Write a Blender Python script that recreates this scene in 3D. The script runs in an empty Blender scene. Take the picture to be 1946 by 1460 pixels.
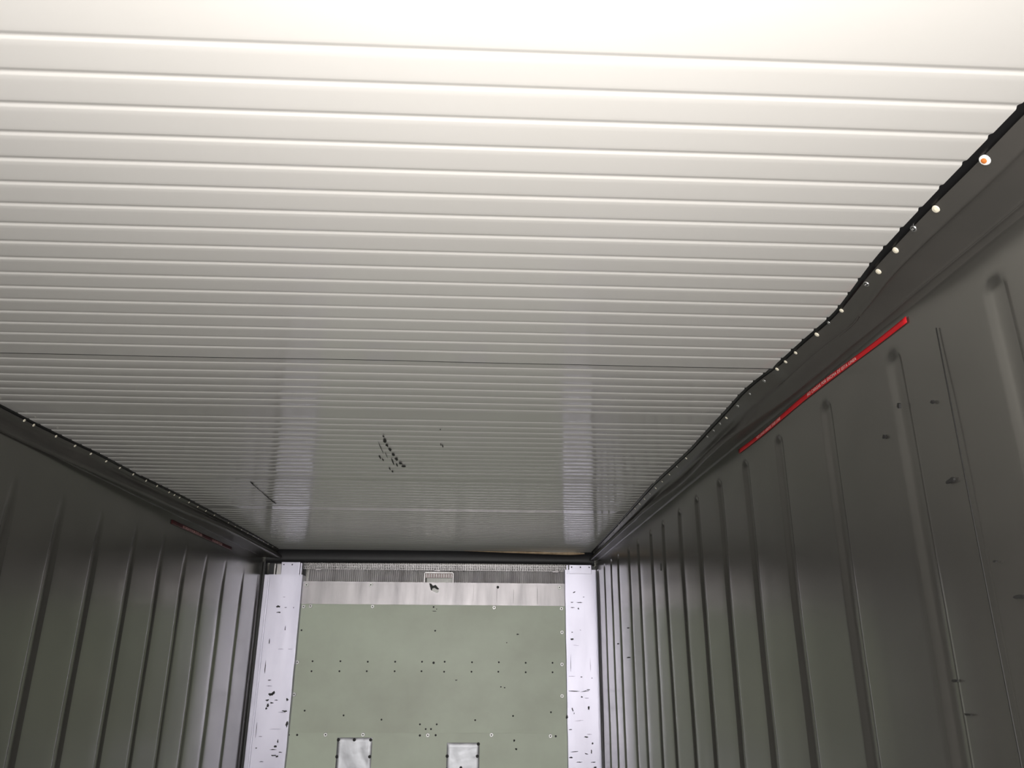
import bpy, bmesh, math, random
from mathutils import Vector, Matrix, noise
C = bpy.context.scene
COL = C.collection
random.seed(7)

# ------------------------------------------------------------------ camera
cam_d = bpy.data.cameras.new('camera')
cam_d.sensor_fit = 'HORIZONTAL'; cam_d.sensor_width = 36.0
cam_d.lens = 1472.73 / 1946 * 36.0
cam_d.clip_start = 0.02
cam = bpy.data.objects.new('camera', cam_d); COL.objects.link(cam)
PITCH, YAW, ROLL = 0.342949, -0.041993, 0.0055737
fw = Vector((-math.sin(YAW)*math.cos(PITCH), math.cos(YAW)*math.cos(PITCH), math.sin(PITCH)))
r0 = Vector((math.cos(YAW), math.sin(YAW), 0)); u0 = r0.cross(fw)
rt = math.cos(ROLL)*r0 + math.sin(ROLL)*u0; up = -math.sin(ROLL)*r0 + math.cos(ROLL)*u0
FLOOR = -1.75            # the lens is 1.75 m above the floor, at the world origin
M = Matrix((rt, up, -fw)).transposed().to_4x4()
cam.matrix_world = M
C.camera = cam

# ------------------------------------------------------------------ light
world = bpy.data.worlds.new('daylight'); C.world = world
world.use_nodes = True
bg = world.node_tree.nodes['Background']
bg.inputs[0].default_value = (1.0, 0.985, 0.96, 1); bg.inputs[1].default_value = 14.5
REAR = -6.4              # open rear doorway behind the photographer
portal_d = bpy.data.lights.new('doorway_portal', 'AREA'); portal_d.shape = 'RECTANGLE'
portal_d.size = 2.35; portal_d.size_y = 2.45
portal_d.cycles.is_portal = True
portal = bpy.data.objects.new('doorway_portal', portal_d); COL.objects.link(portal)
portal.location = (-0.33, REAR, -0.52); portal.rotation_euler = (math.radians(90), 0, 0)
fl_d = bpy.data.lights.new('phone_flash', 'POINT'); fl_d.energy = 101; fl_d.color = (1.0, 0.945, 0.895)
fl_d.shadow_soft_size = 0.012
fl = bpy.data.objects.new('phone_flash', fl_d); COL.objects.link(fl); fl.location = (0.03, -0.01, 0.03)

C.view_settings.view_transform = 'Standard'; C.view_settings.look = 'None'
C.view_settings.exposure = 0.0; C.view_settings.gamma = 1.0; C.view_settings.use_curve_mapping = False

# ------------------------------------------------------------------ materials
def mat(name, base, rough=0.5, metal=0.0, spec=0.5, aniso=0.0, var=0.0, vscale=(3, 3, 3), base2=None,
        rvar=0.0, bump=0.0, bscale=(8, 8, 8), coat=0.0, coat_r=0.1, contrast=(0.35, 0.7), detail=5):
    m = bpy.data.materials.new(name); m.use_nodes = True
    nt = m.node_tree; N = nt.nodes; L = nt.links; P = N['Principled BSDF']
    P.inputs['Base Color'].default_value = (*base, 1)
    P.inputs['Roughness'].default_value = rough; P.inputs['Metallic'].default_value = metal
    P.inputs['Specular IOR Level'].default_value = spec
    P.inputs['Anisotropic'].default_value = aniso
    P.inputs['Coat Weight'].default_value = coat; P.inputs['Coat Roughness'].default_value = coat_r
    tc = N.new('ShaderNodeTexCoord')
    def nz(scale, detail=5):
        mp = N.new('ShaderNodeMapping'); mp.inputs['Scale'].default_value = scale
        L.new(tc.outputs['Object'], mp.inputs['Vector'])
        n = N.new('ShaderNodeTexNoise'); n.inputs['Scale'].default_value = 1.0; n.inputs['Detail'].default_value = detail
        n.inputs['Roughness'].default_value = 0.6
        L.new(mp.outputs[0], n.inputs['Vector']); return n
    if base2 is not None or rvar:
        n = nz(vscale, detail)
        mr = N.new('ShaderNodeMapRange'); mr.inputs[1].default_value = contrast[0]; mr.inputs[2].default_value = contrast[1]
        L.new(n.outputs[0], mr.inputs[0])
        if base2 is not None:
            mx = N.new('ShaderNodeMix'); mx.data_type = 'RGBA'
            mx.inputs[6].default_value = (*base, 1); mx.inputs[7].default_value = (*base2, 1)
            L.new(mr.outputs[0], mx.inputs[0]); L.new(mx.outputs[2], P.inputs['Base Color'])
        if rvar:
            m2 = N.new('ShaderNodeMapRange'); m2.inputs[3].default_value = rough - rvar; m2.inputs[4].default_value = rough + rvar
            L.new(n.outputs[0], m2.inputs[0]); L.new(m2.outputs[0], P.inputs['Roughness'])
    if bump:
        n = nz(bscale, 3); b = N.new('ShaderNodeBump'); b.inputs['Strength'].default_value = 1.0
        b.inputs['Distance'].default_value = bump
        L.new(n.outputs[0], b.inputs['Height']); L.new(b.outputs[0], P.inputs['Normal'])
    return m

M_ceil = mat('white_enamel', (.67, .665, .65), rough=.08, spec=.42, rvar=.02, vscale=(1.5, 1.5, 1.5), bump=.0006, bscale=(2.5, 1.2, 1), base2=(.655, .65, .63))
M_seam_shade = mat('painted_seam_shade', (.025, .025, .024), rough=.6)  # near-black standing in for shade at the ceiling joints
M_scuff = mat('black_scuff', (.02, .02, .02), rough=.6)
M_wall = mat('dull_steel', (.25, .245, .228), rough=.24, metal=.78, rvar=.03, vscale=(2, 2, 3), base2=(.205, .203, .19), contrast=(.2, .8), detail=2)
M_wall_dark = mat('sheet_joint', (.03, .03, .03), rough=.7)
M_liner = mat('dark_grey_rubber', (.075, .071, .066), rough=.36, spec=.28, rvar=.05, vscale=(3, 3, 3), bump=.002, bscale=(4, 3, 6), base2=(.062, .06, .056))
M_gasket_shade = mat('black_rubber_and_gap_shade', (.008, .008, .009), rough=.45, spec=.4)  # rubber edge seal; also painted shade in the gaps beside the posts
M_header = mat('black_vinyl', (.018, .018, .02), rough=.5, spec=.4, bump=.001, bscale=(3, 3, 3))
M_post = mat('worn_aluminium', (.42, .41, .485), rough=.40, metal=.85, rvar=.08, vscale=(6, 6, 1.2), base2=(.36, .355, .43), bump=.0006, bscale=(3, 3, 1.5), contrast=(.5, .85))
M_alu = mat('dull_aluminium', (.30, .285, .295), rough=.42, metal=.8, rvar=.08, vscale=(9, 3, 1.5), base2=(.22, .21, .22), bump=.0008, bscale=(7, 3, 1.5))
M_green = mat('grey_green_sheet', (.67, .745, .615), rough=.42, spec=.35, rvar=.08, vscale=(1.3, 1.3, 1.7), base2=(.56, .60, .50), bump=.0012, bscale=(3, 3, 3))
M_foil = mat('shiny_patch_metal', (.36, .365, .39), rough=.46, metal=.85, rvar=.08, vscale=(8, 8, 8), bump=.003, bscale=(7, 7, 7))
M_corr = mat('grey_corrugated_metal', (.36, .35, .355), rough=.35, metal=.8, rvar=.1, vscale=(10, 4, 2), base2=(.22, .21, .21))
M_screw = mat('white_washer', (.95, .95, .93), rough=.4, spec=.5)
M_washer = mat('bright_washer', (.42, .42, .415), rough=.45, metal=.7)
M_dark = mat('dark_hole', (.015, .015, .015), rough=.6)
M_rivet = mat('cream_rivet', (.85, .80, .66), rough=.35, spec=.5)
M_rivet_m = mat('steel_rivet', (.8, .8, .8), rough=.25, metal=.9)
M_rust = mat('rusty_orange', (.65, .20, .04), rough=.6)
M_red = mat('red_tape', (.62, .012, .02), rough=.45, spec=.4, base2=(.5, .01, .016), vscale=(12, 12, 12))
M_red_shaded = mat('shaded_dark_red_tape', (.10, .012, .014), rough=.5, spec=.3, base2=(.05, .012, .012), vscale=(8, 8, 8))  # same red tape with the left wall's shade put into the colour
M_print = mat('pale_pink_print', (.85, .50, .48), rough=.5)
M_foam = mat('tan_foam', (.55, .42, .28), rough=.8, base2=(.30, .21, .13), vscale=(20, 20, 20))
M_lens = mat('clear_lamp_lens', (.40, .40, .37), rough=.25, spec=.6)
M_lens_red = mat('dull_red_lens', (.16, .085, .08), rough=.3, spec=.6)
M_floor = mat('floor_aluminium', (.28, .28, .28), rough=.5, metal=.6, base2=(.2, .2, .2), vscale=(4, 4, 4))

# ------------------------------------------------------------------ helpers
def link(name, bm, mats, parent=None, smooth=False, kind=None, loc=None):
    me = bpy.data.meshes.new(name); bm.normal_update(); bm.to_mesh(me); bm.free()
    for m in (mats if isinstance(mats, (list, tuple)) else [mats]): me.materials.append(m)
    if smooth:
        for f in me.polygons: f.use_smooth = True
    o = bpy.data.objects.new(name, me); COL.objects.link(o)
    if loc: o.location = loc
    if parent: o.parent = parent
    if kind: o['kind'] = kind
    return o
def empty(name, loc, label, cat, group=None):
    o = bpy.data.objects.new(name, None); COL.objects.link(o); o.location = loc
    o.empty_display_size = .05
    o['label'] = label; o['category'] = cat
    if group: o['group'] = group
    return o
def tag(o, label, cat, group=None):
    o['label'] = label; o['category'] = cat
    if group: o['group'] = group
def box(bm, x0, x1, y0, y1, z0, z1, mi=0, bev=0):
    r = bmesh.ops.create_cube(bm, size=1)
    vs = r['verts']
    for v in vs:
        v.co = Vector((x0 + (v.co.x+.5)*(x1-x0), y0 + (v.co.y+.5)*(y1-y0), z0 + (v.co.z+.5)*(z1-z0)))
    fs = set(f for v in vs for f in v.link_faces)
    for f in fs: f.material_index = mi
    if bev:
        es = list(set(e for v in vs for e in v.link_edges))
        bmesh.ops.bevel(bm, geom=es, offset=bev, segments=2, affect='EDGES', profile=.7)
def grid(bm, rows, mi=0, flip=False):
    """rows: list of lists of Vectors, same length."""
    vr = [[bm.verts.new(c) for c in row] for row in rows]
    for a, b in zip(vr[:-1], vr[1:]):
        for i in range(len(a)-1):
            q = (a[i], a[i+1], b[i+1], b[i])
            f = bm.faces.new(q[::-1] if flip else q); f.material_index = mi
    return vr
def blob(bm, cx, cz, rx, rz, y, mi, n=9, jag=.35, thick=.0006, ang=0):
    """a small raised irregular mark lying on a surface that faces -Y"""
    pts = []
    for k in range(n):
        a = 2*math.pi*k/n; s = 1 + random.uniform(-jag, jag)
        px, pz = rx*s*math.cos(a), rz*s*math.sin(a)
        pts.append((cx + px*math.cos(ang) - pz*math.sin(ang), cz + px*math.sin(ang) + pz*math.cos(ang)))
    fr = [bm.verts.new((x, y-thick, z)) for x, z in pts]; bk = [bm.verts.new((x, y, z)) for x, z in pts]
    f = bm.faces.new(fr); f.material_index = mi
    for k in range(n):
        g = bm.faces.new((fr[k], bk[k], bk[(k+1) % n], fr[(k+1) % n])); g.material_index = mi
def disc(bm, r, h, mi, n=14, y0=0.0, dome=0.0, inner=0.0):
    """low cylinder on the plane y=y0 rising towards -Y"""
    ring0 = [bm.verts.new((r*math.cos(2*math.pi*k/n), y0, r*math.sin(2*math.pi*k/n))) for k in range(n)]
    ring1 = [bm.verts.new((.88*r*math.cos(2*math.pi*k/n), y0-h, .88*r*math.sin(2*math.pi*k/n))) for k in range(n)]
    for k in range(n):
        f = bm.faces.new((ring0[k], ring0[(k+1) % n], ring1[(k+1) % n], ring1[k])); f.material_index = mi
    if dome:
        c = bm.verts.new((0, y0-h-dome, 0))
        for k in range(n):
            f = bm.faces.new((ring1[k], ring1[(k+1) % n], c)); f.material_index = mi
    else:
        f = bm.faces.new(ring1); f.material_index = mi
def interp(x, xs, ys):
    if x <= xs[0]: return ys[0]
    for i in range(1, len(xs)):
        if x <= xs[i]:
            t = (x-xs[i-1])/(xs[i]-xs[i-1]); return ys[i-1] + t*(ys[i]-ys[i-1])
    return ys[-1]
def smooth_interp(x, xs, ys, w=.05):
    return sum(interp(x+d*w, xs, ys)*k for d, k in ((-1, .2), (-.5, .2), (0, .2), (.5, .2), (1, .2)))

XL, XR, YE, H = -1.54, 0.865, 5.80, 0.7519
TOPZ = 0.90

# ------------------------------------------------------------------ ceiling
GS, G0 = 0.06548, 0.8046                        # bead pitch and first bead in view
def ceil_h(y, side):
    i = (y-G0)/GS
    if side == 0: d = interp(i, [-120, -2, 8, 17], [-.004, -.0079, -.012, -.005])
    elif side == 1: d = interp(i, [17.6, 25, 32, 38, 40], [.0021, .0076, .0064, .0070, .003])
    else: d = smooth_interp(i, [36, 39.6, 44, 55, 62, 80], [.0080, .0080, .0080, .0060, .004, .0], w=5)
    return H + d
seams = [(REAR, G0+GS*17.12, 0), (G0+GS*17.0, G0+GS*39.75, 1), (G0+GS*39.6, YE, 2)]
ceiling = bpy.data.objects.new('ceiling', None); COL.objects.link(ceiling); ceiling['kind'] = 'structure'
ceiling.location = (0, 0, H)
SC = {1: [], 2: []}
NX = 40
for (ya, yb, s) in seams:
    ys = set([ya, yb])
    gi = [i for i in range(-112, 78) if i % 26 != 25]
    cs = [G0+GS*i for i in gi]
    k = ya
    while k < yb: ys.add(round(k, 4)); k += .0327 if k > .5 else .12
    gr = {}
    for c in cs:
        if ya < c-.012 and c+.012 < yb:
            for y in [q for q in ys if abs(q-c) < .012]: ys.discard(y)
            for off, dz in ((-.0100, 0), (-.0078, .0002), (-.0035, .0017), (-.0004, .0024), (.0018, .0017), (.0042, .0005), (.0068, 0)):
                ys.add(c+off); gr[c+off] = dz
    bm = bmesh.new(); rows = []
    for y in sorted(ys):
        row = []
        for j in range(NX+1):
            x = XL-.02 + (XR-XL+.04)*j/NX
            wv = .0022*noise.noise(Vector((x*1.1+s*7, y*.9, s*3.1))) + .0006*noise.noise(Vector((x*3.3, y*2.2, s*5)))
            if s == 0: wv *= .5
            if s == 0 and y > 1.80: wv += .003*max(0, noise.noise(Vector((x*1.7+4, 0, 0))))*(y-1.80)/.12
            row.append(Vector((x, y, ceil_h(y, s)+gr.get(y, 0)+wv-H)))
        rows.append(row)
    vr = grid(bm, rows)
    if s < 2:                                     # dark strip painting the shade of the sheet's far edge
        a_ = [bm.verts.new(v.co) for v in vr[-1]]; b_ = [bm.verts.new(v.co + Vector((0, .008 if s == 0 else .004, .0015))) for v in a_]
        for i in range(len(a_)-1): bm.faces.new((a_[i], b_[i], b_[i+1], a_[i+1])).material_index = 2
    # turned-up thickness at both ends of the sheet
    for rr in (vr[0], vr[-1]):
        rr = [bm.verts.new(v.co) for v in rr]
        top = [bm.verts.new(v.co + Vector((0, 0, .006))) for v in rr]
        for i in range(len(rr)-1):
            bm.faces.new((rr[i], rr[i+1], top[i+1], top[i]))
    o = link('ceiling_panel', bm, [M_ceil, M_scuff, M_seam_shade], ceiling, smooth=True)
    bmm = None
    # black scuffs on two of the sheets, lying on the enamel
    if s in (1, 2):
        marks = {1: [(-.347, 2.70, .006, .012), (-.349, 2.76, .011, .026), (-.348, 2.82, .008, .018), (-.343, 2.88, .009, .022), (-.338, 2.96, .010, .018),
                     (-.333, 3.03, .010, .018), (-.322, 3.10, .012, .016), (-.314, 3.15, .014, .014), (-.375, 2.85, .002, .07), (-.366, 2.97, .002, .04),
                     (-.352, 3.07, .004, .04), (-.340, 3.13, .005, .03), (-.395, 3.0, .005, .022), (-.388, 3.04, .004, .02), (-.377, 3.20, .006, .022),
                     (-.371, 3.25, .006, .016), (-.14, 2.82, .004, .02), (-.146, 2.80, .003, .012), (-.139, 2.60, .003, .006)],
                 2: [(-1.036, 3.52, .006, .02), (-1.040, 3.60, .004, .05), (-1.043, 3.72, .004, .05), (-1.046, 3.82, .005, .05), (-1.048, 3.92, .006, .05), (-1.047, 3.99, .009, .03)]}[s]
        bm2 = bmesh.new()
        for (cx, cy, rx, ry) in marks:
            n = 9
            pts = []
            for q in range(n):
                a = 2*math.pi*q/n; k = 1+random.uniform(-.3, .3)
                x, y = cx+.6*rx*k*math.cos(a), cy+1.25*ry*k*math.sin(a)
                pts.append(bm2.verts.new((x, y, ceil_h(y, s)-H-.0028 + .0022*noise.noise(Vector((x*1.1+s*7, y*.9, s*3.1))))))
            bm2.faces.new(pts)
        ex = bmesh.ops.extrude_face_region(bm2, geom=bm2.faces[:])
        for v in [g for g in ex['geom'] if isinstance(g, bmesh.types.BMVert)]: v.co.z -= .0004
        link('scuff_mark', bm2, M_scuff, o)['label'] = 'black scuff marks'

# ------------------------------------------------------------------ side walls
ribsR = [-1.30, -.99, -.68, -.37, -.06, .25, .55, .84, 1.145, 1.483, 1.817, 2.139, 2.432, 2.723, 3.026, 3.303, 3.615, 3.888, 4.217, 4.485, 4.839, 5.096, 5.38, 5.66]
ribsL = [-1.2, -.88, -.55, -.22, .11, .43, .76, 1.08, 1.40, 1.72, 2.04, 2.30, 2.60, 2.918, 3.233, 3.580, 3.907, 4.228, 4.558, 4.906, 5.290, 5.66]
def side_wall(name, X, sgn, ribs, ztop, ribtop, taper):
    """sgn=+1: right wall, the interior is towards -X; ribs are shallow pressed channels"""
    HW, D = .030, .0085
    ys = set(); k = REAR
    while k < YE+.08: ys.add(round(k, 3)); k += .08 if k > 0 else .25
    prof = [(-HW-.006, 0), (-HW, .06), (-HW+.012, .75), (-HW+.018, 1), (0, 1), (HW-.018, 1), (HW-.012, .75), (HW, .06), (HW+.006, 0)]
    for c in ribs:
        for y in [q for q in ys if abs(q-c) < HW+.012]: ys.discard(y)
        for off, _ in prof: ys.add(c+off)
    ys = sorted(ys)
    zs = [FLOOR, -1.2, -.9, -.7, -.5, -.35, -.2, -.1, 0, .1, .2, .3, .38, .46, .52, .56, .59]
    zs += [ribtop-.035+.006*i for i in range(0, 8)] + [ribtop+.02, ztop]
    zs = sorted(set(round(z, 4) for z in zs if z <= ztop))
    bm = bmesh.new(); rows = []
    for z in zs:
        row = []
        for y in ys:
            d = 0
            for c in ribs:
                if abs(y-c) < HW+.007:
                    a = interp(y-c, [p_[0] for p_ in prof], [p_[1] for p_ in prof])
                    f = max(0, min(1, (ribtop - z)/taper - .6*((y-c)/HW)**2)); d = a*D*(3*f*f-2*f**3)
            wv = max(0, min(1, (.62-z)/.15))*.004*noise.noise(Vector((y*1.3, z*1.6, 9*sgn))) + .0012*noise.noise(Vector((y*4.3, z*3.6, 5*sgn)))
            row.append(Vector((X + sgn*(d) + wv, y, z)))
        rows.append(row)
    grid(bm, rows, flip=(sgn > 0))
    # outer skin so the wall has thickness
    box(bm, min(X+sgn*.02, X+sgn*.08), max(X+sgn*.02, X+sgn*.08), REAR, YE+.08, FLOOR, TOPZ)
    # thin dark joints between the wall sheets
    for (y, z0, z1) in ((1.315, -.9, .60), (-2, -.9, .55)) if sgn > 0 else ((2.02, -.9, .6),):
        box(bm, X-sgn*.0034-.0006, X-sgn*.0034+.0006, y-.0012, y+.0012, z0, z1, 1)
    return link(name, bm, [M_wall, M_wall_dark], smooth=True, kind='structure')
wR = side_wall('wall_right', XR, 1, ribsR, .70, .630, .030)
wL = side_wall('wall_left', XL, -1, ribsL, .70, .60, .22)

# dents and rubbed marks on the right wall
bm = bmesh.new()
for (y, z, ry, rz) in ((1.36, .315, .012, .004), (1.37, .47, .004, .004), (1.485, .50, .004, .006), (1.56, .455, .005, .005), (1.28, .16, .004, .002), (1.24, .10, .010, .003), (1.20, .05, .003, .012), (1.19, .02, .002, .02),
                       (1.455, -.03, .008, .002), (1.435, -.085, .008, .002), (1.235, -.03, .003, .02), (1.22, -.06, .008, .002), (3.7, .42, .002, .02), (4.6, .18, .010, .003), (4.62, .02, .03, .003), (4.95, .10, .012, .004)):
    n = 9; pts = []
    for q in range(n):
        a = 2*math.pi*q/n; k = 1+random.uniform(-.35, .35)
        pts.append(bm.verts.new((XR-.0005, y+ry*k*math.cos(a), z+rz*k*math.sin(a))))
    bm.faces.new(pts)
ex = bmesh.ops.extrude_face_region(bm, geom=bm.faces[:])
for v in [g for g in ex['geom'] if isinstance(g, bmesh.types.BMVert)]: v.co.x -= .0045
link('scuff_mark', bm, M_scuff, wR)['label'] = 'small dark scuffs'

# ------------------------------------------------------------------ rubber liner along both upper corners
edgeR = ([-2, .8, .866, 1.028, 1.236, 1.329, 1.388, 1.565, 1.717, 1.923, 2.03, 2.15, 2.30, 2.50, 2.80, 3.126, 3.403, 3.70, 3.976, 4.758, 5.80],
         [.760, .760, .760, .761, .765, .770, .780, .801, .792, .787, .773, .768, .775, .780, .788, .785, .779, .786, .793, .810, .826])
edgeL = ([-2, 2.3, 2.60, 2.85, 3.002, 3.396, 3.858, 4.493, 5.127, 5.845], [-1.524, -1.522, -1.516, -1.502, -1.489, -1.484, -1.457, -1.442, -1.432, -1.436])
ridgeR = ([-2, 1.5, 2.0, 2.3, 2.6, 2.9, 3.2, 3.6, 4.6, 5.8], [.838, .838, .835, .815, .806, .823, .828, .803, .808, .815])
ridgeL = ([-2, 2.6, 3.2, 3.85, 4.4, 5.8], [-1.528, -1.526, -1.487, -1.462, -1.409, -1.412])
def catmull(pts, n):
    out = []
    P = [2*pts[0]-pts[1]] + pts + [2*pts[-1]-pts[-2]]
    for i in range(1, len(P)-2):
        for k in range(n):
            t = k/n; a, b, c, d = P[i-1], P[i], P[i+1], P[i+2]
            out.append(.5*((2*b)+(c-a)*t+(2*a-5*b+4*c-d)*t*t+(3*b-a-3*c+d)*t**3))
    out.append(pts[-1]); return out
def ceil_now(y):
    return smooth_interp(y, [-2, .67, 1.33, 1.90, 1.95, 2.4, 5.8], [H-.004, H-.0079, H-.012, H-.0065, H+.0015, H+.005, H+.002], w=.02)
def prof_pts(side, y):
    """list of (X,Z): gasket part (3 points) and flap part"""
    if side > 0:
        e = smooth_interp(y, *edgeR); r = smooth_interp(y, *ridgeR, w=.12)
        a = max(0, min(1, (y-1.9)/.5))
        fold = .010*max(0, noise.noise(Vector((y*3.1, 2.2, 0))))*(1 if 1.2 < y < 3.2 else .3)
        K = ceil_now(y); e *= K/H; q = 1 - .35*max(0, min(1, (y-1.25)/.3))
        g = [(e-.001, K+.004), (e+.005*q, K-.004*q), (e+.012*q, K-.008*q)]
        f = [(e+.012*q, K-.0075*q), (e+.010+.008*q, K-.008-.006*q), (e+.026, K-.022), (e+.034+.008*a, K-.033), (e*(1-a)*.5 + r*(1-(1-a)*.5)+.004+fold, .708), (r-.0+.006*(1-a), .690),
             (r+.010, .685+.001*a), (.855, .6845+.003*a), (.8625, .681+.004*a), (.867, .677+.004*a), (.872, .674+.004*a)]
    else:
        e = smooth_interp(y, *edgeL); r = smooth_interp(y, *ridgeL, w=.2)
        K = ceil_now(y); e *= K/H
        g = [(e+.001, K+.004), (e-.0005, K-.005), (e+.003, K-.0075)]
        f = [(e+.003, K-.007), (e+.006, K-.010), (e+.000, K-.018), (e-.008, K-.028), (r-.004, .706), (r+.001, .693), (r-.009, .682), (r+(XL-r)*.55, .687), (XL+.006, .690), (XL-.002, .684), (XL-.006, .676)]
    return g, f
def flap_rows(side):
    ys = []; y = REAR
    while y < YE-.075: ys.append(y); y += .03
    ys.append(YE-.075)
    G, F = [], []
    for y in ys:
        g, f = prof_pts(side, y)
        w = lambda x, z: Vector((x + .0030*noise.noise(Vector((y*5.5, z*18, side*3))) * (1 if z < .735 else .2), y, z))
        G.append([w(*q) for q in g])
        F.append(catmull([w(*q) for q in f], 4))
    return ys, G, F
liner = {}
for side, nm, lb in ((1, 'right', 'dark rubber liner flap riveted along the right wall top, buckled beside the bright red tape'),
                     (-1, 'left', 'dark rubber liner flap riveted along the left wall top with a smooth rolled ridge')):
    ys, G, F = flap_rows(side)
    root = empty('liner_flap', (XR if side > 0 else XL, 2.2, .62), lb, 'wall liner', 'liner flaps along the upper corners')
    off = -root.location
    bm = bmesh.new(); grid(bm, [[v+off for v in r] for r in F], flip=(side < 0))
    o = link('rubber_sheet', bm, M_liner, root, smooth=True)
    sm = o.modifiers.new('thickness', 'SOLIDIFY'); sm.thickness = .003; sm.offset = 1 if side > 0 else 1
    bm = bmesh.new()
    rows = []
    for r in G:
        a, b, c = [v+off for v in r]
        out = Vector((.012*side, 0, .006))
        rows.append([a, b, c, c+Vector((0, 0, .012)), a+out])
    grid(bm, rows, flip=(side < 0))
    link('black_edge_seal', bm, M_gasket_shade, root, smooth=True)
    liner[side] = (root, ys, F)
def flap_point(side, y, ratio):
    """point of the flap whose height/offset ratio is given; normal faces into the room"""
    root, ys, F = liner[side]
    i = max(0, min(len(ys)-2, int((y-REAR)/.03)))
    t = (y-ys[i])/(ys[i+1]-ys[i])
    row = [a.lerp(b, t) for a, b in zip(F[i], F[i+1])]
    for a, b in zip(row[:-1], row[1:]):
        ra, rb = a.z/abs(a.x), b.z/abs(b.x)
        if (ra-ratio)*(rb-ratio) <= 0 and ra != rb:
            q = (ra-ratio)/(ra-rb); pt = a.lerp(b, q); tn = (b-a).normalized(); break
    else: pt, tn = row[4], (row[5]-row[4]).normalized()
    nrm = tn.cross(Vector((0, 1, 0))).normalized()
    if nrm.dot(Vector((-.3, 0, 0)) - pt) < 0: nrm = -nrm
    return pt, nrm
def rivet_mesh(kind):
    bm = bmesh.new()
    if kind == 'cream': disc(bm, .0062, .0016, 0, 14, dome=.0012)
    elif kind == 'steel':
        disc(bm, .0060, .0012, 0, 14); disc(bm, .0040, .0016, 1, 12); disc(bm, .0022, .0030, 0, 10, dome=.0008)
    else:
        disc(bm, .0085, .0012, 0, 14, dome=.0015); disc(bm, .0045, .0032, 1, 10, dome=.001)
    me = bpy.data.meshes.new('rivet'); bm.to_mesh(me); bm.free()
    for m in ({'cream': [M_rivet], 'steel': [M_rivet_m, M_dark], 'rust': [M_screw, M_rust]}[kind]): me.materials.append(m)
    return me
RM = {k: rivet_mesh(k) for k in ('cream', 'steel', 'rust')}
def put_rivet(side, y, ratio, kind='cream', s=1.0):
    pt, nrm = flap_point(side, y, ratio - (.006 if side > 0 and y > 1.3 else 0))
    root = liner[side][0]
    o = bpy.data.objects.new('rivet', RM[kind]); COL.objects.link(o); o.parent = root
    o.location = pt + nrm*.0007 - root.location
    o.rotation_mode = 'QUATERNION'; o.rotation_quaternion = Vector((0, -1, 0)).rotation_difference(nrm)
    o.scale = (s, s, s)
    return o
rr = [(.975, .951, 'rust', 1.1), (1.11, .949, 'cream', 1.15), (1.178, .954, 'steel', 1.1), (1.25, .945, 'cream', 1.05), (1.33, .940, 'cream', 1), (1.39, .938, 'steel', 1.1), (1.53, .931, 'cream', .85),
      (1.665, .930, 'cream', 1), (1.60, .931, 'steel', .7), (1.785, .936, 'cream', .8), (1.85, .938, 'cream', .8), (1.91, .941, 'cream', .9), (2.01, .943, 'steel', .9), (2.24, .945, 'steel', .9),
      (2.12, .947, 'steel', .7), (2.37, .942, 'cream', .8), (2.44, .944, 'steel', .9), (2.52, .94, 'steel', .8), (2.60, .94, 'steel', .8), (2.91, .935, 'cream', .8)]
for y, ra, k, s in rr: 
    q = put_rivet(1, y, ra, k, s)
    if k == 'rust': q['label'] = 'rusty orange rivet on a chipped white washer'
y = 3.05
while y < 5.7: put_rivet(1, y, .936-.008*(y-3), random.choice(['cream', 'steel']), random.uniform(.6, .9)); y += .131
for y in (2.545, 2.60, 2.735, 2.86, 2.97, 3.09, 3.21, 3.335, 3.46, 3.57, 3.70, 3.76, 3.82, 3.94, 4.06, 4.18, 4.31, 4.55, 4.68, 4.80, 4.93, 5.05, 5.17, 5.30, 5.42, 5.55):
    put_rivet(-1, y, interp(y, [2.5, 2.96, 3.57, 4.3, 5.2], [.490, .4955, .505, .5125, .517]), 'cream', .85 if y < 4.4 else .75)
for y in (.9, 1.06, 1.2, 1.33, 1.47, 1.6, 1.73, 1.87, 2.0, 2.13, 2.27, 2.4): put_rivet(-1, y, .489, 'cream', .9)

# ------------------------------------------------------------------ red warning tapes with print
def surf_x(side, y, z):
    root, ys, F = liner[side]
    i = max(0, min(len(ys)-2, int((y-REAR)/.03))); t = (y-ys[i])/(ys[i+1]-ys[i])
    row = [a.lerp(b, t) for a, b in zip(F[i], F[i+1])]
    best = None
    for a, b in zip(row[:-1], row[1:]):
        if min(a.z, b.z) <= z <= max(a.z, b.z):
            k = (z-a.z)/(b.z-a.z) if b.z != a.z else 0; best = a.x + k*(b.x-a.x)
    return best if best is not None else (XR if side > 0 else XL)
def text_bm(s, size):
    cu = bpy.data.curves.new('t', 'FONT'); cu.body = s; cu.size = size; cu.resolution_u = 3; cu.space_character = 1.12; cu.offset = .0006
    ob = bpy.data.objects.new('t', cu); COL.objects.link(ob)
    bpy.context.view_layer.update()
    me = bpy.data.meshes.new_from_object(ob.evaluated_get(bpy.context.evaluated_depsgraph_get()))
    bpy.data.objects.remove(ob); bm = bmesh.new(); bm.from_mesh(me); bpy.data.meshes.remove(me)
    bmesh.ops.subdivide_edges(bm, edges=[e for e in bm.edges if e.calc_length() > .012], cuts=1)
    return bm
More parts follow.
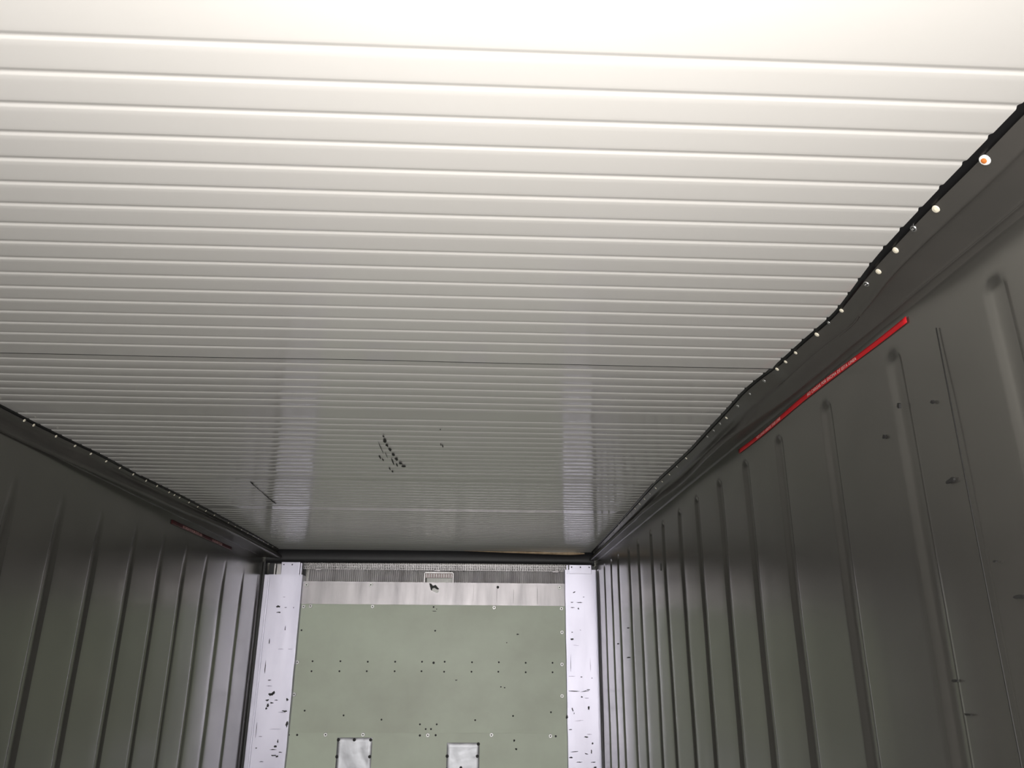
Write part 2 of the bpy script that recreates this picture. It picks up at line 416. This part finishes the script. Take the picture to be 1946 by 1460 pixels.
def tape(side, y0, y1, zfun, half, texts, label, name='warning_tape', m=None):
    root = empty(name, (surf_x(side, (y0+y1)/2, zfun((y0+y1)/2)), (y0+y1)/2, zfun((y0+y1)/2)), label, 'warning tape', 'red tapes high on the side walls')
    off = -root.location
    bm = bmesh.new(); rows = []; n = 70
    for i in range(n+1):
        y = y0 + (y1-y0)*i/n; zc = zfun(y); hw = half(y)
        rows.append([Vector((surf_x(side, y, zc+hw*k) - side*.0027, y, zc+hw*k)) + off for k in (-1, -.33, .33, 1)])
    grid(bm, rows, flip=(side > 0))
    o = link('tape_strip', bm, m or M_red, root, smooth=True)
    sm = o.modifiers.new('thickness', 'SOLIDIFY'); sm.thickness = .0006
    for (s, ya, yb) in texts:          # ya: where the reading starts
        tb = text_bm(s, .02)
        xs = [v.co.x for v in tb.verts]; zs_ = [v.co.y for v in tb.verts]
        x0, x1, z0, z1 = min(xs), max(xs), min(zs_), max(zs_)
        for v in tb.verts:
            y = ya + (v.co.x-x0)/(x1-x0)*(yb-ya); zc = zfun(y); z = zc + ((v.co.y-z0)/(z1-z0)-.5)*1.25*half(y)
            v.co = Vector((surf_x(side, y, z) - side*.0037, y, z)) + off
        link('printed_text', tb, M_print, root)
    return root
zR = lambda y: .662 + .0035*math.sin(y*7.5) + (.004 if y < 1.5 else 0)*0
tape(1, 1.405, 2.475, zR, lambda y: .0068 - .0006*math.sin(y*9), [('NO CARGAR POR ENCIMA DE ESTA LINEA', 1.903, 1.625), ('NO LOAD ABOVE THIS LINE', 2.298, 2.099)],
     'bright red warning tape with pale lettering stuck along the top of the right wall')
zL = lambda y: .648
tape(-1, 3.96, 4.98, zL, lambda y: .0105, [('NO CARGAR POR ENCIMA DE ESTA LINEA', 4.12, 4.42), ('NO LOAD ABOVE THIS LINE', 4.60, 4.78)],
     'dim dark red warning tape stuck high on the shaded left wall below the rubber ridge', m=M_red_shaded)

# ------------------------------------------------------------------ far end
bm = bmesh.new(); box(bm, XL-.08, XR+.08, YE+.06, YE+.12, FLOOR, TOPZ); link('wall_back', bm, M_wall, kind='structure')
bm = bmesh.new(); box(bm, XL-.08, XR+.08, REAR, YE+.12, FLOOR-.06, FLOOR)
x = XL+.05
while x < XR: box(bm, x, x+.03, REAR, YE-.1, FLOOR, FLOOR+.004); x += .06
link('floor', bm, M_floor, kind='structure')

def washer_mesh():
    bm = bmesh.new(); disc(bm, .0148, .0022, 0, 18); disc(bm, .0054, .0034, 1, 10)
    me = bpy.data.meshes.new('screw'); bm.to_mesh(me); bm.free(); me.materials.append(M_washer); me.materials.append(M_dark); return me
def darkrivet_mesh():
    bm = bmesh.new(); disc(bm, .0062, .0016, 0, 12, dome=.0008)
    me = bpy.data.meshes.new('blind_rivet'); bm.to_mesh(me); bm.free(); me.materials.append(M_dark); return me
W_ME, D_ME = washer_mesh(), darkrivet_mesh()
def fix(parent, pts, y, me, name, s=1.0, label=None):
    for q in pts:
        o = bpy.data.objects.new(name, me); COL.objects.link(o); o.parent = parent
        o.location = Vector((q[0], y, q[1])) - parent.location
        k = s*(q[2] if len(q) > 2 else 1); o.scale = (k, k, k)
        if label: o['label'] = label
def sheet(bm, x0, x1, z0, z1, y, th, seed=0, amp=.002, nx=30, nz=24, edge=0.0):
    """a slightly buckled sheet facing -Y"""
    def f(x, z):
        e = 1.0
        return y - amp*(noise.noise(Vector((x*1.7+seed, z*1.5, seed)))+.4*noise.noise(Vector((x*5+seed, z*4, seed))))
    rows = []
    for j in range(nz+1):
        z = z0+(z1-z0)*j/nz; row = []
        for i in range(nx+1):
            x = x0+(x1-x0)*i/nx; row.append(Vector((x, f(x, z), z + (edge*noise.noise(Vector((x*9+seed, j/nz, 2))) if j in (0, nz) else 0))))
        rows.append(row)
    vr = grid(bm, rows)
    loop = vr[0] + [r[-1] for r in vr[1:]] + vr[-1][-2::-1] + [r[0] for r in vr[-2:0:-1]]
    loop = [bm.verts.new(v.co) for v in loop]
    back = [bm.verts.new((v.co.x, y+th, v.co.z)) for v in loop]
    for k in range(len(loop)):
        bm.faces.new((loop[k], back[k], back[(k+1) % len(loop)], loop[(k+1) % len(loop)]))

# px -> end wall helper values were measured; coordinates below are metres on the wall
def P(px, py):      # end-wall coordinates of measured photo points (projective map of that wall)
    d = fw + rt*((px-973)/1472.73) - up*((py-730)/1472.73)
    return (d.x*YE/d.y, d.z*YE/d.y)

pan_u = empty('wall_panel', (-.31, YE, -.05), 'upper grey-green end wall sheet with two rows of small dark rivets', 'wall panel', 'grey-green end wall sheets')
bm = bmesh.new(); sheet(bm, -1.42+.31, .78+.31, -.470+.05, .40+.05, 0, .008, 3, .0012)
for (px, py, rx, rz, a) in ((984, 1206, .010, .003, 0), (952, 1306, .006, .005, 0), (959, 1307, .006, .004, 0), (867, 1293, .008, .003, 0), (825, 1162, .014, .002, 0), (963, 1222, .004, .003, 0), (830, 1158, .004, .003, 0)):
    x, z = P(px, py); blob(bm, x+.31, z+.05, rx, rz, -.0010, 1)
link('panel_sheet', bm, [M_green, M_dark], pan_u, smooth=True)
fix(pan_u, [P(*q) for q in ((577, 1153), (590, 1152), (708, 1153), (939, 1155), (1067, 1157), (1068, 1202), (1068, 1263), (1068, 1323), (565, 1259), (559, 1320))], YE-.0008, W_ME, 'screw', .95, 'white washered screw')
row1 = [(594, 1257), (647, 1257), (699, 1258), (751, 1258), (802, 1258), (845, 1258), (897, 1259), (948, 1259), (999, 1260), (1050, 1260)]
row2 = [(592, 1276), (645, 1276), (697, 1276), (750, 1276), (801, 1276), (844, 1277), (896, 1277), (947, 1277), (999, 1278), (1050, 1278)]
vee = [(579, 1351), (653, 1360), (725, 1368), (798, 1377), (830, 1377), (903, 1369), (975, 1361), (1047, 1354), (809, 1386), (819, 1386)]
fix(pan_u, [P(*q) for q in row1+row2+vee+[(573, 1198), (827, 1199), (824, 1154)]] + [(*P(824, 1260), 1.35)], YE-.0008, D_ME, 'blind_rivet')
pan_l = empty('wall_panel', (-.31, YE-.004, -1.0), 'lower grey-green end wall sheet carrying the two metal patches', 'wall panel', 'grey-green end wall sheets')
bm = bmesh.new(); sheet(bm, -1.42+.31, .78+.31, FLOOR+1.0+.01, -.468+1.0, 0, .010, 11, .0012)
for (px, py, rx, rz) in ((977, 1408, .006, .008), (981, 1424, .007, .006)):
    x, z = P(px, py); blob(bm, x+.31, z+1.0, rx, rz, -.0010, 1)
link('panel_sheet', bm, [M_green, M_dark], pan_l, smooth=True)
fix(pan_l, [P(*q) for q in ((619, 1396.5), (690, 1396.5), (813, 1397.5), (934, 1397), (1046, 1399))], YE-.0048, W_ME, 'screw', .95, 'white washered screw')
fix(pan_l, [P(*q) for q in ((549, 1397), (565, 1397), (798, 1398), (828, 1397.5), (1056, 1399.5))], YE-.0048, D_ME, 'blind_rivet', 1.15)
# metal patches
for (xa, xb, lb, bolts, seed) in ((-.925, -.690, 'creased shiny metal patch screwed to the lower panel, left of the pair', [(644, 1406), (674, 1406), (705, 1406), (641, 1438), (703, 1438)], 5),
                                  (-.185, .036, 'creased shiny metal patch screwed to the lower panel, right of the pair', [(909, 1414), (850, 1437), (907, 1437), (849, 1462), (876, 1459)], 23)):
    zt = -.497 if xa < -.5 else -.528
    t = empty('metal_patch', ((xa+xb)/2, YE-.010, zt-.15), lb, 'patch', 'metal patches on the lower panel')
    bm = bmesh.new(); cx = (xa+xb)/2
    def fz(x, z):
        return -.006 - .004*abs(noise.noise(Vector((x*7+seed, z*6, seed)))) - .0012*abs(noise.noise(Vector((x*17+seed, z*14, seed))))
    rows = []
    for j in range(25):
        z = zt-.31 + .31*j/24
        rows.append([Vector((xa+(xb-xa)*i/20 - cx, fz(xa+(xb-xa)*i/20, z)*(1 if 0 < i < 20 and 0 < j < 24 else .35), z-(zt-.15))) for i in range(21)])
    vr = grid(bm, rows)
    loop = vr[0] + [r[-1] for r in vr[1:]] + vr[-1][-2::-1] + [r[0] for r in vr[-2:0:-1]]
    loop = [bm.verts.new(v.co) for v in loop]
    back = [bm.verts.new((v.co.x, .005, v.co.z)) for v in loop]
    for k in range(len(loop)): bm.faces.new((loop[k], back[k], back[(k+1) % len(loop)], loop[(k+1) % len(loop)]))
    link('patch_sheet', bm, M_foil, t, smooth=True)
    fix(t, [P(*q) for q in bolts], YE-.017, D_ME, 'bolt', 1.75)

# aluminium cross bar
bar = empty('cross_bar', (-.31, YE-.008, .45), 'dull aluminium strip across the end wall above the green sheet, torn near its middle', 'metal strip')
bm = bmesh.new(); sheet(bm, -1.27+.31, .655+.31, .374-.45, .531-.45, 0, .010, 31, .0010, 60, 6, edge=.001)
for (px, w) in ((944, .0012), (976, .0015), (1021, .0015), (900, .0008)):
    x, z = P(px, 1130); blob(bm, x+.31, .0, w, .055, -.0016, 1, n=8, thick=.0004)
link('strip_sheet', bm, [M_alu, M_corr], bar, smooth=True)
fix(bar, [P(*q) for q in ((583, 1112), (705, 1112), (1063, 1117))], YE-.0088, W_ME, 'screw', .95, 'white washered screw')
fix(bar, [P(946, 1116.5)], YE-.0088, D_ME, 'blind_rivet', 1.6)
bm = bmesh.new()
def poly(bm, pts, y, th, mi=0):
    a = [bm.verts.new((x, y-th, z)) for x, z in pts]; b = [bm.verts.new((x, y, z)) for x, z in pts]
    f = bm.faces.new(a); f.material_index = mi
    for k in range(len(a)):
        g = bm.faces.new((a[k], b[k], b[(k+1) % len(a)], a[(k+1) % len(a)])); g.material_index = mi
def rel(o, pts): return [(P(*q)[0]-o.location.x, P(*q)[1]-o.location.z) for q in pts]
poly(bm, rel(bar, [(816, 1109), (820, 1110), (823, 1114), (828, 1112), (832, 1117), (835, 1120), (829, 1121), (825, 1118), (821, 1123), (819, 1122), (817, 1114)]), -.002, .0015)
link('torn_hole', bm, M_dark, bar)['label'] = 'dark torn hole'
bm = bmesh.new(); poly(bm, rel(bar, [(822, 1119), (826, 1118), (831, 1121), (834, 1122), (833, 1126), (830, 1127.5), (825, 1125), (821, 1123)]), -.004, .003)
link('bent_flake', bm, M_screw, bar)['label'] = 'white bent flake of metal'

# recessed corrugated strip with the lamp
rec = empty('corrugated_strip', (-.31, YE+.03, .58), 'narrow corrugated metal strip in the recess above the aluminium bar', 'metal strip')
bm = bmesh.new(); xs = []; x = -1.228
rows0, rows1 = [], []
while x < .65:
    ph = (x*1000/15.0) % 1.0
    d = .0050*math.sin(2*math.pi*ph)
    rows0.append(Vector((x+.31, d, -.055))); rows1.append(Vector((x+.31, d, .075))); x += .015/6
grid(bm, [rows0, rows1])
link('corrugated_sheet', bm, M_corr, rec, smooth=True)
fix(rec, [P(*q) for q in ((788, 1082.5), (881, 1084), (972, 1084.5), (1063, 1085.5), (856, 1085), (694, 1082))], YE+.024, D_ME, 'blind_rivet', .9)
lamp = empty('wall_lamp', (-.28, YE+.02, .56), 'small unlit rectangular lamp with a dull red upper lens in the recess above the bar', 'lamp')
def rl(o, q): 
    a = P(*q); return (a[0]-o.location.x, a[1]-o.location.z)
(x0, z1), (x1, z0) = rl(lamp, (806, 1087)), rl(lamp, (862, 1110))
bm = bmesh.new()
f_ = .009
box(bm, x0, x0+f_, -.020, .008, z0, z1, bev=.002); box(bm, x1-f_, x1, -.020, .008, z0, z1, bev=.002)
box(bm, x0, x1, -.020, .008, z1-f_, z1, bev=.002)
link('lamp_frame', bm, M_corr, lamp)
zm = z0 + (z1-z0)*.50
bm = bmesh.new(); box(bm, x0+f_, x1-f_, -.004, .006, zm, z1-f_)
n = 11
for k in range(n): 
    xx = x0+f_+(x1-x0-2*f_)*(k+.5)/n; box(bm, xx-.0012, xx+.0012, -.008, -.004, zm+.003, z1-f_-.002, 1)
link('red_lens', bm, [M_lens_red, M_corr], lamp)
bm = bmesh.new(); box(bm, x0+f_+.010, x1-f_, -.012, .006, z0, zm, bev=.003)
for k in range(n-1):
    xx = x0+f_+.012+(x1-x0-2*f_-.014)*(k+.5)/(n-1); box(bm, xx-.003, xx+.003, -.0145, -.012, z0+.004, zm-.006, bev=.001)
link('clear_lens', bm, M_lens, lamp)

# grille between recess and header
gr = empty('vent_grille', (-.31, YE+.01, .64), 'thin perforated metal grille directly under the black header flap', 'grille')
bm = bmesh.new()
x = -1.262
while x < .645:
    box(bm, x+.31, x+.31+.0035, -.006, .006, -.020, .034); x += .013
link('grille_slats', bm, M_corr, gr)['kind'] = 'stuff'
bm = bmesh.new()
for z in (-.022, -.004, .014): box(bm, -1.262+.31, .648+.31, -.010, -.005, z, z+.0035)
link('grille_rails', bm, M_alu, gr)
for q in ((605, 1081), (831, 1082), (1056, 1087)):
    bm = bmesh.new(); a = P(*q); box(bm, a[0]+.31-.022, a[0]+.31+.022, -.014, -.006, -.030, -.018, bev=.002)
    link('grille_clip', bm, M_alu, gr)

# header flap, black vinyl under the ceiling edge
hd = empty('header_flap', (-.33, YE-.03, .71), 'black rubber header flap hanging across the end under the ceiling edge', 'rubber flap')
bm = bmesh.new(); rows = []; n = 80
for i in range(n+1):
    x = -1.53 + (2.385)*i/n
    zt = H+.012 - .010
    zt = smooth_interp(x, [-1.53, -1.25, -.9, -.45, -.1, .2, .5, .7, .80, .86], [.752, .752, .750, .757, .753, .742, .733, .730, .742, .745], w=.05)
    zb = smooth_interp(x, [-1.53, -1.4, -1.2, -.2, .6, .7, .87], [.655, .659, .662, .667, .667, .668, .655]) 
    b = .006*noise.noise(Vector((x*2.3, 0, 1)))
    rows.append([Vector((x+.33, .012, zt+.015-.71)), Vector((x+.33, -.002+b, zt-.71)), Vector((x+.33, -.012+b, .72-.71)), Vector((x+.33, -.012+b, .69-.71)), Vector((x+.33, -.006+b, zb-.71)), Vector((x+.33, .004+b, zb-.002-.71))])
grid(bm, rows, flip=True)
link('flap_sheet', bm, M_header, hd, smooth=True)
fo = bmesh.new(); rows = []
for i in range(41):
    x = -.10 + .88*i/40
    zt = smooth_interp(x, [-.10, 0, .2, .5, .7, .78], [.752, .7515, .7515, .7505, .750, .746]); zb = smooth_interp(x, [-.10, .2, .5, .7, .8], [.752, .743, .735, .731, .742], w=.05)
    q = .003*noise.noise(Vector((x*8, 3, 1)))
    rows.append([Vector((x, YE-.060, zt+q)), Vector((x, YE-.064, (zt+zb)/2)), Vector((x, YE-.060, zb+q*.5)), Vector((x, YE-.052, zb-.001))])
grid(fo, rows, flip=True)
o = link('foam_strip', fo, M_foam, smooth=True)
tag(o, 'thin tan foam edge showing between the ceiling and the black header flap', 'foam strip')

# ------------------------------------------------------------------ corner posts
def post(name, sgn, label):
    k = (YE-.055)/YE
    t = empty(name, (-1.38 if sgn < 0 else .76, YE-.055, FLOOR), label, 'corner post', 'aluminium corner posts')
    ox, oz = t.location.x, FLOOR
    if sgn < 0: xa, xb, zt = -1.495*k, -1.264*k, .5775*k
    else: xa, xb, zt = .641*k, .868*k, .632*k
    bm = bmesh.new(); rows = []; nx, nz = 10, 60
    for j in range(nz+1):
        z = 0 + (zt-oz)*j/nz; row = []
        for i in range(nx+1):
            x = xa+(xb-xa)*i/nx
            inner = (i == nx if sgn < 0 else i == 0)
            if inner: x += .0035*noise.noise(Vector((z*7, sgn, 0)))
            row.append(Vector((x-ox, -.0018*noise.noise(Vector((x*6, z*2.1, 4))), z)))
        rows.append(row)
    vr = grid(bm, rows)
    # returns (sides)
    for col, s2 in ((0, -1), (nx, 1)):
        c = [r[col] for r in vr]; b = [bm.verts.new((v.co.x, .11, v.co.z)) for v in c]
        for i in range(nz): bm.faces.new((c[i], c[i+1], b[i+1], b[i]) if s2 < 0 else (c[i], b[i], b[i+1], c[i+1]))
    c = vr[-1]; b = [bm.verts.new((v.co.x, .05, v.co.z)) for v in c]
    for i in range(nx): bm.faces.new((c[i], c[i+1], b[i+1], b[i]))
    # dark scratches and rubbed marks
    def mk(px, py, rx, rz, a=0):
        x, z = P(px, py); blob(bm, x*k-ox, z*k-oz, rx*1.3, rz*1.35, -.0015, 1, n=13, ang=a)
    if sgn < 0:
        for m in ((529, 1153, .011, .005), (530, 1164, .014, .003), (543, 1155, .006, .002), (558, 1155, .002, .003), (540, 1135, .006, .001), (542, 1195, .002, .012), (533, 1234, .018, .0008), (551, 1234, .012, .0008),
                  (512, 1219, .002, .016), (504, 1270, .0018, .032), (512, 1293, .009, .002), (515, 1320, .014, .008), (520, 1317, .006, .008), (508, 1331, .009, .004), (509, 1341, .005, .010), (516, 1336, .009, .003), (506, 1347, .005, .006), (525, 1331, .008, .002),
                  (541, 1352, .014, .004), (535, 1354, .018, .001), (546, 1330, .006, .006), (545, 1377, .006, .014), (487, 1389, .0015, .030), (495, 1400, .010, .001), (528, 1409, .003, .008), (523, 1419, .010, .004), (519, 1425, .016, .002),
                  (487, 1422, .005, .003), (520, 1436, .014, .003), (526, 1438, .007, .004), (533, 1430, .010, .002), (497, 1448, .010, .0015), (523, 1386, .026, .0007), (512, 1304, .016, .001)): mk(*m)
    else:
        for m in ((1091, 1126, .008, .003, .5), (1109, 1135, .005, .002), (1087, 1145, .007, .002), (1101, 1145.5, .015, .002), (1099, 1157, .004, .005), (1088, 1155, .010, .002), (1103, 1198, .004, .001), (1087, 1202, .005, .002), (1087, 1215, .011, .005), (1084.5, 1262, .0010, .045),
                  (1095, 1227, .018, .0006, -.1), (1122, 1265, .0008, .03), (1087, 1285.5, .018, .0007), (1105, 1287, .006, .002), (1125, 1289, .003, .002), (1091, 1314, .026, .002, -.03), (1112, 1314, .022, .0025, .12), (1118, 1311, .008, .002), (1106, 1325, .005, .004), (1115, 1327, .012, .001),
                  (1119, 1346, .006, .009), (1088, 1349, .003, .010, .3), (1091, 1356, .002, .004), (1101, 1370, .022, .0007, .08), (1084, 1387, .008, .002), (1077.5, 1363, .006, .010), (1114, 1401, .011, .003), (1126, 1413, .005, .005), (1092, 1429, .020, .0015, .08),
                  (1114, 1433, .010, .002, -.3), (1124, 1429, .003, .009), (1085, 1440, .010, .003), (1101, 1449, .015, .002), (1128, 1449, .012, .002), (1131, 1459, .008, .004), (1120, 1396, .014, .001)): mk(*m)
    link('post_cover', bm, [M_post, M_scuff], t, smooth=False)
    # raised lip along the outer edge
    bm = bmesh.new()
    if sgn < 0:
        box(bm, XL+.019-ox, xa-.004-ox, .002, .10, 0, zt+.05*0-oz, bev=.003); box(bm, xa-.010-ox, xa-.001-ox, -.006, .03, 0, zt-oz, bev=.002)
    else:
        box(bm, xb-.012-ox, xb-.004-ox, -.006, .03, 0, zt-.02-oz, bev=.002)
    link('edge_lip', bm, M_post, t)
    bm = bmesh.new()  # black boxes added to paint the dark gaps beside and behind the post
    if sgn < 0: box(bm, XL+.003-ox, XL+.018-ox, .004, .06, 0, .662-oz)
    else: box(bm, xb+.0005-ox, XR-.0005-ox, -.030, .03, 0, zt-.01-oz)
    bx = (XL+.020, -1.252) if sgn < 0 else (.835, XR-.0005)
    box(bm, bx[0]-ox, bx[1]-ox, .105, .112, zt-.06-oz, .664-oz)
    link('corner_gap_shade', bm, M_gasket_shade, t)['label'] = 'black strips painting the shade of the corner gap'
    # top bracket and its little flange
    bm = bmesh.new()
    if sgn < 0:
        box(bm, -1.424*k-ox, -1.290*k-ox, .004, .03, zt-.05-oz, .662-oz, bev=.004)
        box(bm, -1.285*k-ox, -1.262*k-.012-ox, -.002, .03, zt-.01-oz, .655-oz, bev=.002)
    else:
        box(bm, .672*k-ox, .838*k-ox, -.003, .03, zt-.03-oz, .662-oz, bev=.004)
        box(bm, .652*k-ox, .664*k-ox, -.002, .03, zt-.03-oz, .66-oz, bev=.002)
    link('top_bracket', bm, M_post, t)
    bp_ = [(-1.405, .648), (-1.345, .648)] if sgn < 0 else [(.69, .650), (.755, .650), (.82, .650)]
    fix(t, [(a*k, b*k) for a, b in bp_], YE-.0585 if sgn > 0 else YE-.052, D_ME, 'bolt', .8)
    if sgn < 0:
        bm = bmesh.new(); box(bm, -1.475*k-ox, -1.466*k-ox, .012, .09, zt-.05-oz, .650-oz, bev=.002); box(bm, -1.462*k-ox, -1.432*k-ox, .04, .10, zt-.05-oz, .650-oz)
        link('side_strip', bm, M_corr, t)
    return t
post('corner_post', -1, 'bright scratched aluminium corner post on the left of the green end wall')
post('corner_post', 1, 'bright scratched aluminium corner post on the right of the green end wall')
